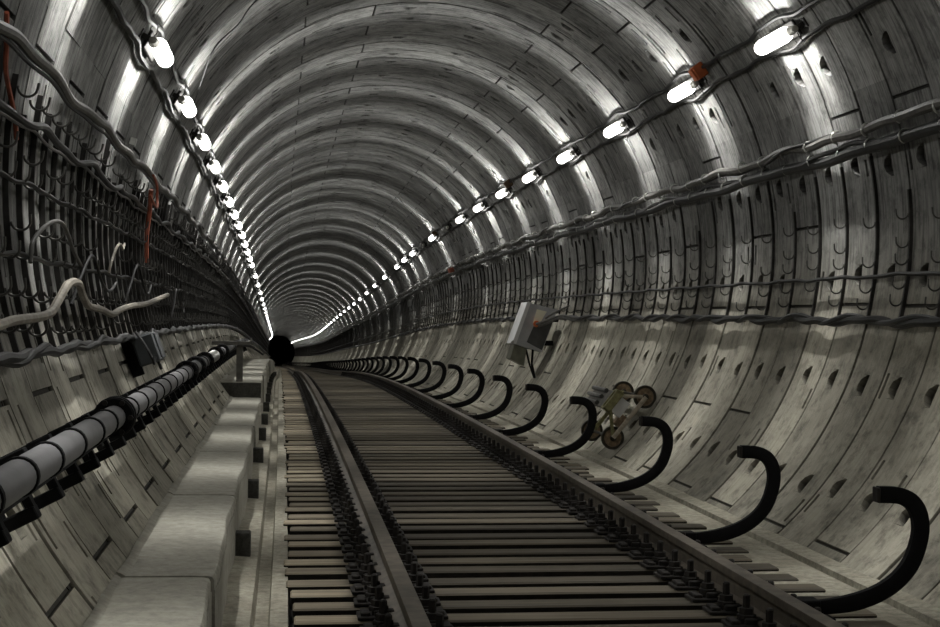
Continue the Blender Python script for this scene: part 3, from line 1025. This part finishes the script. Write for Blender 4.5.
t = empty('wall_plate', frame(9.9) @ on_wall(rad(165.6)), 'small pale square plate above the uppermost cable on the pipe wall', 'plate')
b = MB(); b.box(-.028, .028, -.028, .028, .006, .05, .004); b.build('cover', M['clip'], t)
b = MB(); b.box(-.012, .012, -.012, .012, 0, .01); b.build('stud', M['bracket'], t)

# ------------------------------------------------------------------ grey pipe with bands
PA, PR, PRAD = rad(205.9), 2.30, .050
pc = polar(PA, PR)


def pipe_seg(s0, s1, label, bands, mat='grey_pipe', rr=PRAD, flange=(), ribs=None):
    t = empty('wall_pipe', frame(s0) @ at(*pc), label, 'pipe', 'lengths of the pipe on the wall')
    inv = t.matrix_world.inverted()
    pr = [(pc[0] + rr * math.cos(2 * PI * k / 20), pc[1] + rr * math.sin(2 * PI * k / 20)) for k in range(20)]
    o = sweep('pipe_body', pr, np.linspace(s0, s1, max(6, int((s1 - s0) / .3))), M[mat]); o.data.transform(inv); o.parent = t
    for s in bands:
        b = MB(); b.lathe([(rr + .001, -.014), (rr + .006, -.012), (rr + .006, .012), (rr + .001, .014)], 20, 'y')
        b.xf(inv @ frame(s) @ at(*pc)); b.build('band', M['black'], t)
    for s in flange:
        b = MB(); b.lathe([(rr, -.05), (.078, -.05), (.086, -.042), (.086, -.012), (.07, -.01), (.07, .01), (.086, .012), (.086, .042), (.078, .05), (rr, .05)], 20, 'y')
        b.xf(inv @ frame(s) @ at(*pc)); fl_ = b.build('flange', M['black'], t)
        for k in range(6):
            q = MB(); q.lathe([(.012, -.065), (.012, .065)], 6, 'y', Matrix.Translation((.07 * math.cos(k * PI / 3), 0, .07 * math.sin(k * PI / 3))))
            q.xf(inv @ frame(s) @ at(*pc)); q.build('bolt', M['rust'], fl_)
    if ribs:
        for s in np.arange(ribs[0], ribs[1], .16):
            b = MB(); b.lathe([(rr, -.05), (rr + .016, -.035), (rr + .016, .035), (rr, .05)], 20, 'y')
            b.xf(inv @ frame(s) @ at(*pc)); b.build('rib', M['clip'], t)
    return t


pipe_seg(2.6, 10.05, 'long pale grey pipe with thin black bands on the wall over the benches', [3.24, 3.71, 4.14, 4.62, 5.09, 5.5, 6.3, 6.75, 7.2, 7.65, 8.1, 8.6, 9.1, 9.6], 'grey_pipe', PRAD, (5.84,))
pipe_seg(10.05, 12.6, 'dark bolted coupling length between the grey pipe and the ribbed pipe', [10.6, 11.1, 12.0, 12.3], 'box_dark', PRAD + .006, (10.15, 11.2, 12.5))
pipe_seg(12.6, 14.6, 'short pipe length wrapped in pale ribs before the trestle', [], 'box_dark', PRAD - .008, (14.6,), (12.85, 14.4))
pipe_seg(14.65, 18.6, 'short pale pipe length just behind the ribbed one', [15.6], 'grey_pipe', PRAD, (16.2,))
pipe_seg(18.6, 60, 'dark far length of pipe running on behind the trestle', [19.5 + k * 2 for k in range(8)], 'box_dark', PRAD)

# dark channel behind the pipe
c0, c1 = polar(rad(206.8), 2.40), polar(rad(207.6), 2.47)
pr = []
for a, r_ in ((206.3, 2.38), (207.7, 2.38), (207.7, 2.43), (206.3, 2.43)):
    pr.append(polar(rad(a), r_))
tag(sweep('steel_channel', pr, srange(2.6, 60, .4, 1, 40), M['black']), 'dark steel channel behind the grey pipe', 'channel')


def pipe_support(m, label):
    t = empty('pipe_support', m, label, 'pipe support', 'supports behind the grey pipe')
    b = MB(); b.box(-.09, .12, -.03, .03, 0, .03, .003); b.build('back_plate', M['black'], t)
    b = MB(); b.box(.085, .128, -.03, .03, .025, .13, .004); b.box(.0, .09, -.02, .02, .11, .13, .002); b.build('lower_arm', M['black'], t)
    b = MB(); b.box(-.09, -.055, -.028, .028, .025, .18, .003); b.build('upper_arm', M['black'], t)
    return t


ps = None
for i in range(60):
    s = 3.35 + .47 * i
    m = frame(s) @ on_wall(rad(206.6))
    lab = f'{ordinal(i + 1)} black steel support from the camera behind the wall pipe'
    if ps is None: ps = pipe_support(m, lab)
    else: copy_tree(ps, m, lab)

# dark box on the pipe wall
t = empty('switch_box', frame(9.2) @ on_wall(rad(199.8)), 'dark slate switch box hanging over the grey pipe', 'switch box')
b = MB(); b.box(-.098, .10, -.12, .12, .08, .225, .012); b.build('housing', M['slate'], t)
b = MB(); b.box(-.085, .088, -.108, .108, .225, .238, .006); b.build('cover', M['slate'], t)
b = MB(); b.lathe([(.035, 0), (.035, .03), (.022, .035), (.022, .07)], 12, 'y', Matrix.Translation((-.02, .12, .15))); b.build('cable_gland', M['clip'], t)
b = MB(); b.box(-.12, .15, -.015, .015, 0, .08, .003); b.box(-.09, .09, -.04, .04, .06, .082, .003); b.build('mounting_bar', M['black'], t)
loose('hanging_wire', M['cable'], [(9.0, 196.8, 2.42), (8.9, 199.0, 2.38), (8.85, 201.2, 2.36), (8.95, 202.3, 2.37), (9.1, 201.5, 2.36), (9.15, 203.5, 2.36)], .010, 'black wire drooping beside the slate switch box', 'wire', 6)

# ------------------------------------------------------------------ grey electric box on the arm wall
BX = 18.8
t = empty('electric_box', frame(BX) @ on_wall(rad(-27), R), 'grey electric box with a cream label, leaning off the wall over the arms', 'electric box')
inv = t.matrix_world.inverted() @ frame(BX)
A, B_, C_, D_ = (1.998, -.363), (2.385, -.452), (2.170, -1.037), (1.796, -.930)   # end face, clockwise from the inner top


def quad_prism(q, y0, y1, inset=0):
    c = (sum(p[0] for p in q) / 4, sum(p[1] for p in q) / 4)
    vs = [(p[0] + (c[0] - p[0]) * inset, y, p[1] + (c[1] - p[1]) * inset) for y in (y0, y1) for p in q]
    return vs, [(0, 1, 2, 3), (4, 5, 6, 7), (0, 1, 5, 4), (1, 2, 6, 5), (2, 3, 7, 6), (3, 0, 4, 7)]


b = MB(); b.add(*quad_prism((A, B_, C_, D_), 0, .46)); b.xf(inv); b.build('housing', M['box_grey'], t, False)
lid = [(A[0] - .04, A[1] + .012), (A[0] + .01, A[1] + .01), (D_[0] + .01, D_[1] - .005), (D_[0] - .042, D_[1] + .008)]
b = MB(); b.add(*quad_prism(lid, -.012, .47)); b.xf(inv); b.build('door', M['box_light'], t, False)
b = MB(); b.lathe([(.02, -.03), (.02, .03)], 8, 'y', Matrix.Translation((D_[0] - .04, -.01, D_[1] + .03))); b.xf(inv); b.build('latch', M['clip'], t)


def mixq(u, v):
    return tuple((A[k] * (1 - u) + B_[k] * u) * (1 - v) + (D_[k] * (1 - u) + C_[k] * u) * v for k in (0, 1))


b = MB(); b.add(*quad_prism((mixq(.30, .10), mixq(.66, .10), mixq(.56, .45), mixq(.34, .42)), -.008, .001)); b.xf(inv); b.build('label_plate', M['paper'], t, False)
b = MB(); b.add(*quad_prism((mixq(.40, .50), mixq(.98, .22), mixq(.98, .96), mixq(.36, .88)), -.010, .001)); b.xf(inv); b.build('side_panel', M['box_dark'], t, False)
b = MB(); b.lathe([(.045, -.06), (.045, -.02), (.03, -.01), (.03, .0)], 12, 'y', Matrix.Translation((*[mixq(.45, .43)[0]], 0, mixq(.45, .43)[1]))); b.xf(inv); b.build('cable_gland', M['orange'], t)
q2 = (mixq(.0, 1.0), mixq(.46, 1.02), (1.93, -1.23), (1.735, -1.135))
b = MB(); b.add(*quad_prism(q2, .03, .40)); b.xf(inv); b.build('base_cabinet', M['olive'], t, False)
b = MB()
b.tube([(2.06, .08, -1.0), (2.05, .1, -1.2), (2.10, .12, -1.40)], .016, 8); b.tube([(2.0, .3, -1.0), (2.05, .3, -1.2), (2.12, .3, -1.40)], .014, 8)
b.box(2.1, 2.42, .1, .16, -.62, -.55, .004); b.box(2.0, 2.35, .1, .16, -.95, -.88, .004)
b.xf(inv); b.build('rear_support', M['black'], t)
for (dz, dx, lab) in ((.0, 0, 'upper'), (-.03, .03, 'lower')):
    e = mixq(.45, .43)
    P0 = polar(rad(-13.3), 2.47)
    c = [frame(BX) @ Vector((e[0] + dx, -.05, e[1] + dz)), frame(BX) @ Vector((e[0] + .06 + dx, -.22, e[1] + .03 + dz)), frame(BX) @ Vector((P0[0] - .10, -.6, P0[1] + .03 + dz)), frame(BX) @ Vector((P0[0] - .02, -1.1, P0[1] + .005 + dz)), frame(BX) @ Vector((P0[0], -1.7, P0[1] + dz))]
    b = MB(); b.tube(spline(c), .018, 8)
    tag(b.build('feed_cable', M['cable_grey']), f'{lab} grey cable running from the bottom run into the electric box', 'cable')
e = mixq(.7, .25)
c = [frame(BX) @ Vector((e[0], -.02, e[1])), frame(BX) @ Vector((e[0] + .06, -.2, e[1] + .06)), frame(BX) @ Vector((2.43, -.55, -.40))]
b = MB(); b.tube(spline(c), .014, 8); tag(b.build('feed_cable', M['cable_grey']), 'thin grey cable rising from the electric box to the hooks', 'cable')

# ------------------------------------------------------------------ four-wheeled trolley lying on the slope
TR = frame(12.85) @ on_wall(rad(-38.5))
t = empty('rail_trolley', TR, 'rusty four-wheeled trolley lying on the sloping wall among the curved arms', 'trolley')
W_ = .225
for i, (x, y) in enumerate(((W_ + .02, 0), (W_ + .02, .86), (-W_ - .03, 0), (-W_ - .03, .9))):
    b = MB(); m = Matrix.Translation((x, y, .118))
    b.lathe([(.102, -.018), (.108, -.02), (.112, -.012), (.112, .012), (.108, .02), (.102, .018)], 28, 'y', m, False)
    b.lathe([(.102, -.018), (.085, -.016), (.085, .016), (.102, .018)], 28, 'y', m, False)
    wh = b.build('wheel', M['tyre'], t)
    b = MB(); b.lathe([(.0, -.010), (.04, -.010), (.06, -.004), (.088, -.008), (.088, .008), (.06, .004), (.04, .010), (.0, .010)], 28, 'y', m, False)
    b.build('wheel_disc', M['wheel'], wh)
    b = MB(); b.lathe([(.022, -.045), (.030, -.04), (.030, .04), (.022, .045)], 14, 'y', m); b.build('hub', M['tyre'], wh)
for x in (W_ + .02, -W_ - .03):
    b = MB(); b.lathe([(.014, -.05), (.014, .94)], 10, 'y', Matrix.Translation((x, 0, .118))); b.build('axle', M['tyre'], t)
APX = .355
for y, mm in ((-.05, 'bar_pale'), (.80, 'frame_green')):
    b = MB(); b.tube([(W_ + .02, y, .118), (-W_ - .03, y, .125)], 1, 8, None, (0, 1, 0), (.020, .010)); b.build('side_bar', M[mm], t)
    b = MB(); b.tube([(W_ + .02, y + .02, .118), (.08, y + .02, APX - .01)], 1, 8, None, (0, 1, 0), (.016, .010)); b.build('strut', M[mm], t)
    b = MB(); b.tube([(-W_ - .03, y + .02, .118), (-.07, y + .02, APX - .05), (-.02, y + .02, APX)], 1, 8, None, (0, 1, 0), (.016, .010)); b.build('strut', M['frame_green'], t)
b = MB()
for (x0, x1, y0, y1) in ((-.10, .13, -.07, -.045), (-.10, .13, .015, .04), (-.10, -.075, -.07, .04), (.105, .13, -.07, .04)):
    b.box(x0, x1, y0, y1, APX - .05, APX + .03, .004)
b.build('box_frame', M['frame_green'], t)
b = MB(); b.box(-.085, .115, -.02, .86, APX - .015, APX + .01, .004); b.build('deck', M['grey_wood'], t)
for k in range(3):
    b = MB(); b.tube([(-.06 + .075 * k, .30, APX + .03), (-.06 + .075 * k, .86, APX + .03)], .022, 8); b.build('roller', M['cable_grey'], t)
b = MB(); b.box(-.07, .10, -.03, .015, .19, .30, .004); b.build('side_plate', M['box_light'], t)
b = MB(); b.box(-.14, -.02, -.02, .10, .12, .20, .004); b.build('brake_block', M['wheel'], t)

# ------------------------------------------------------------------ camera
f_px, yaw, pitch, roll = 1400.0, .12694, -.00442, .01322
cam = bpy.data.cameras.new('camera')
cam.sensor_width = 36; cam.sensor_fit = 'HORIZONTAL'; cam.lens = f_px * 36 / 940
cam.clip_end = 500; cam.clip_start = .05
co = bpy.data.objects.new('camera', cam); COL.objects.link(co)
fw = Vector((math.sin(yaw) * math.cos(pitch), math.cos(yaw) * math.cos(pitch), math.sin(pitch)))
rt = Vector((math.cos(yaw), -math.sin(yaw), 0)); up = rt.cross(fw)
r2 = rt * math.cos(roll) + up * math.sin(roll); u2 = -rt * math.sin(roll) + up * math.cos(roll)
mm = Matrix((r2, u2, -fw)).transposed().to_4x4(); mm.translation = Vector((-1.34803, 0, -.53433))
co.matrix_world = mm
sc = bpy.context.scene
sc.camera = co

# ------------------------------------------------------------------ world and view
w = bpy.data.worlds.new('tunnel_dark'); sc.world = w; w.use_nodes = True
w.node_tree.nodes['Background'].inputs[0].default_value = (0, 0, 0, 1)
w.node_tree.nodes['Background'].inputs[1].default_value = 0
vs = sc.view_settings
vs.view_transform = 'Standard'; vs.look = 'None'; vs.gamma = 1; vs.use_curve_mapping = False
vs.exposure = 2.3
try:
    sc.cycles.use_denoising = True
    sc.cycles.max_bounces = 6; sc.cycles.diffuse_bounces = 3; sc.cycles.glossy_bounces = 2
    sc.cycles.sample_clamp_indirect = 4
except Exception:
    pass
